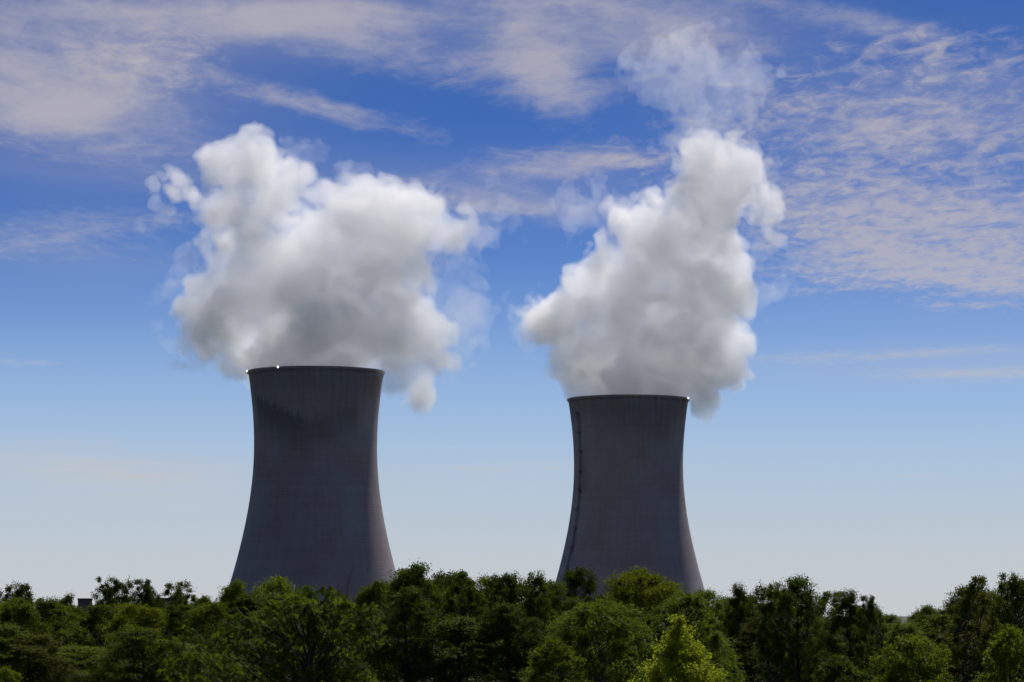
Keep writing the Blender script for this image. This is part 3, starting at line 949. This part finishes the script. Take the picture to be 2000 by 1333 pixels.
for D, step, m0, m1, kinds, rowname, spans in rows:
    for sa, sb in spans:
        x = sa + rt.uniform(0.1, 0.5) * step
        while x < sb:
            xx = x + rt.uniform(-0.2, 0.2) * step
            d = D * rt.uniform(0.94, 1.06)
            zz = zone(xx)
            yt = skyline(xx) + rt.uniform(m0, m1)
            if D > 930:
                yt = min(yt, 1203 - rt.uniform(0, 6))
            if 400 < xx < 735 and D < 600:
                yt += 22
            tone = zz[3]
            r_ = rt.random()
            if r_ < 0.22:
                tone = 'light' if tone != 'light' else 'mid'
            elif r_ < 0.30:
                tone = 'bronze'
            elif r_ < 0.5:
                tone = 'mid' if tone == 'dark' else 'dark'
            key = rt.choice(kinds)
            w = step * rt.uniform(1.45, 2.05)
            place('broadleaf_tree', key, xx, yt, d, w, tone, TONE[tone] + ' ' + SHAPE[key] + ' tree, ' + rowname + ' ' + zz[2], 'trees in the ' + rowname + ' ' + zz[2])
            x += step * rt.uniform(0.8, 1.15)

# lighter bushes and small trees in front of the wood
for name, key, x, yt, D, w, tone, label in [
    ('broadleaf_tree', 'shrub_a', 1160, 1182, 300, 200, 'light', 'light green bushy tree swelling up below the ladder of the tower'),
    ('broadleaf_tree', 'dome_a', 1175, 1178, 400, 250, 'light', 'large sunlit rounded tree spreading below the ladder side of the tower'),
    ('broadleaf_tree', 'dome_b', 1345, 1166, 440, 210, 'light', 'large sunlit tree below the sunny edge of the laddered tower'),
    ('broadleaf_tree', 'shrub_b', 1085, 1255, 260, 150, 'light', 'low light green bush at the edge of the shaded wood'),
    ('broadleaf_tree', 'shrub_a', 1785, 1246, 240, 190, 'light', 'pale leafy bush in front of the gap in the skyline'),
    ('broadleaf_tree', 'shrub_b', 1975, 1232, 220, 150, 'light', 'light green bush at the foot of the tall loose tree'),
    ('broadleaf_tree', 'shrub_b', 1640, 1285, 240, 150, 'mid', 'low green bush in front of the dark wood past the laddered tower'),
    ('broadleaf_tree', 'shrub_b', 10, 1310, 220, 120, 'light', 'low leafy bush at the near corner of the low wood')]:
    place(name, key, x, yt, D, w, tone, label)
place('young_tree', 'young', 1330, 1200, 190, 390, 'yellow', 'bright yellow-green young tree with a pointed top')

# the drooping tree close to the viewer
def drooping_tree():
    rng = np.random.default_rng(31)
    D = 135.0
    p = at(590, 1333, D)
    gz = ground_z(p.x, p.y)
    root = link('drooping_tree', None, loc=(p.x, p.y, gz))
    tag(root, 'near tree with glossy drooping leaves and long arching boughs', 'tree')
    tb = MB()
    tb.tube([(0, 0, -0.4), (0.1, 0, 1.5), (-0.1, 0.1, 3.4), (0.25, 0, 5.4), (0.7, 0.1, 7.4)], [0.24, 0.19, 0.15, 0.10, 0.04], 9)
    s = D / FPX
    LC, LN, LA, LT, LL = [], [], [], [], []
    # boughs: photo pixel of the tip, drop at the end
    tips = [(640, 1152), (672, 1172), (605, 1185), (575, 1178), (540, 1188), (505, 1212), (470, 1200), (440, 1212), (425, 1235), (400, 1245), (357, 1238), (330, 1283), (305, 1300), (355, 1272),
            (735, 1186), (752, 1215), (715, 1200), (690, 1230), (700, 1262), (745, 1240), (660, 1250), (620, 1240), (575, 1235), (545, 1250), (500, 1255), (460, 1260), (430, 1300), (480, 1305),
            (530, 1300), (585, 1290), (640, 1300), (680, 1310), (720, 1330), (410, 1330), (560, 1330), (620, 1340), (660, 1345), (500, 1345), (450, 1350), (600, 1270), (650, 1275), (560, 1275), (520, 1280), (470, 1330), (540, 1320), (600, 1320), (650, 1330), (690, 1290), (705, 1300), (580, 1300), (620, 1255), (640, 1205), (610, 1215), (665, 1210), (520, 1230), (560, 1210)]
    for tx, ty in tips:
        q = at(tx, ty, D)
        tip = np.array([q.x - p.x, rng.uniform(-1.6, 1.6), q.z - gz])
        h0 = min(7.0, max(2.0, tip[2] - 0.5 * abs(tip[0]) - 0.8))
        st = np.array([0.25 * (h0 - 3) / 4, 0, h0])
        mid = st * 0.45 + tip * 0.55 + np.array([0, 0, 0.35])
        tb.tube([st, st * 0.7 + tip * 0.3 + np.array([0, 0, 0.1]), mid, tip], [0.055, 0.042, 0.028, 0.009], 5, False)
        for _ in range(38):
            u = 0.35 + 0.65 * rng.random() ** 0.8
            c0 = mid * (1 - u) + tip * u + rng.normal(0, 0.24, 3) * np.array([1, 1, 0.8])
            # one compound leaf: a drooping stalk with paired leaflets
            w = rng.uniform(0, 6.283)
            hd = np.array([math.cos(w), math.sin(w), 0.0])
            ln = rng.uniform(0.30, 0.55)
            tv = rng.normal(0.45, 0.2)
            for j in range(6):
                t = (j + 0.6) / 6
                c = c0 + hd * ln * t * 0.75 + np.array([0, 0, 0.12 * t - 0.75 * ln * t * t])
                side = np.array([-hd[1], hd[0], 0.0])
                for sg in (-1, 1):
                    a = hd * 0.45 + side * sg * 0.65 + np.array([0, 0, -0.75])
                    LC.append(c); LA.append(a)
                    LN.append(np.array([0, 0, 0.8]) + hd * 0.8 + rng.normal(0, 0.35, 3))
                    LT.append(tv + rng.normal(0, 0.12)); LL.append(rng.uniform(0.12, 0.20))
    LC, LA, LN = np.array(LC), unit(np.array(LA)), np.array(LN)
    LN = unit(LN - LA * (LN * LA).sum(1, keepdims=True))
    LL = np.array(LL)
    cm = leaves_mesh('crown', LC, LN, LA, LL, LL * 0.42, np.clip(np.array(LT), 0, 1))
    tb.build('trunk', M_BARK, root, True)
    o = link('crown', cm, M_LEAF['gloss'], root)
    o['kind'] = 'stuff'
drooping_tree()

def bare_stem(pts, r, label, twigs, seed):
    rng = random.Random(seed)
    W_ = [at(*p) for p in pts]
    f = W_[0].copy()
    gz = ground_z(f.x, f.y)
    root = link('bare_tree', None, loc=(f.x, f.y, gz))
    tag(root, label, 'dead tree')
    loc = [Vector((0, 0, -0.3))] + [w - Vector((f.x, f.y, gz)) for w in W_]
    n = len(loc)
    MB().tube(loc, [r * (1 - 0.85 * i / (n - 1)) for i in range(n)], 6).build('trunk', M_DEAD, root, True)
    for _ in range(twigs):
        i = rng.randrange(max(1, n - 3), n - 1)
        a = loc[i].lerp(loc[i + 1], rng.random())
        e = a + Vector((rng.uniform(-1.6, 1.6), rng.uniform(-1, 1), rng.uniform(0.6, 2.0)))
        MB().tube([a, a.lerp(e, 0.5) + Vector((0, 0, -0.15)), e], [r * 0.22, r * 0.15, r * 0.06], 4).build('branch', M_DEAD, root)
bare_stem([(677, 1190, 600), (678, 1152, 600), (683, 1128, 600), (689, 1108, 600), (690, 1092, 600)], 0.13, 'leafless crooked stem before the soot-stained tower', 1, 3)
bare_stem([(560, 1240, 160), (552, 1182, 160), (541, 1170, 160), (528, 1160, 160)], 0.05, 'short pale dead stem poking up behind the drooping tree', 3, 5)

# ------------------------------------------------------------------ undergrowth on the slope
def undergrowth():
    rng = np.random.default_rng(90)
    n = 42000
    D = rng.uniform(90, 760, n)
    az_ = rng.uniform(-0.22, 0.22, n)
    cl = rng.integers(0, 2600, n)
    cD, ca = rng.uniform(230, 760, 2600), rng.uniform(-0.21, 0.21, 2600)
    y = cD[cl] + rng.normal(0, 1.6, n)
    x = cD[cl] * np.tan(ca[cl]) + rng.normal(0, 1.6, n)
    z = np.array([ground_z(a, b_) for a, b_ in zip(x, y)]) + np.abs(rng.normal(0, 1.1, n)) + 0.05
    C = np.stack([x, y, z], 1)
    A = unit(rng.normal(0, 1, (n, 3)))
    Nn = unit(rng.normal(0, 0.6, (n, 3)) + np.array([0, 0, 0.8]))
    Nn = unit(Nn - A * (Nn * A).sum(1, keepdims=True))
    L = rng.uniform(0.3, 0.7, n)
    me = leaves_mesh('undergrowth', C, Nn, A, L, L * 0.6, np.clip(rng.normal(0.4, 0.2, n), 0, 1))
    o = link('undergrowth', me, M_LEAF['mid'])
    tag(o, 'low leafy undergrowth covering the ground beneath the trees', 'undergrowth', kind='stuff')
undergrowth()

# two trees that answer to one description are told apart by their breadth
for lab, both in SAME.items():
    if len(both) == 2 and lab.count(' ') < 15:
        both.sort(key=lambda p: p[0])
        if both[1][0] > both[0][0] * 1.06:
            both[0][1]['label'] = 'narrower ' + lab
            both[1][1]['label'] = 'wider ' + lab
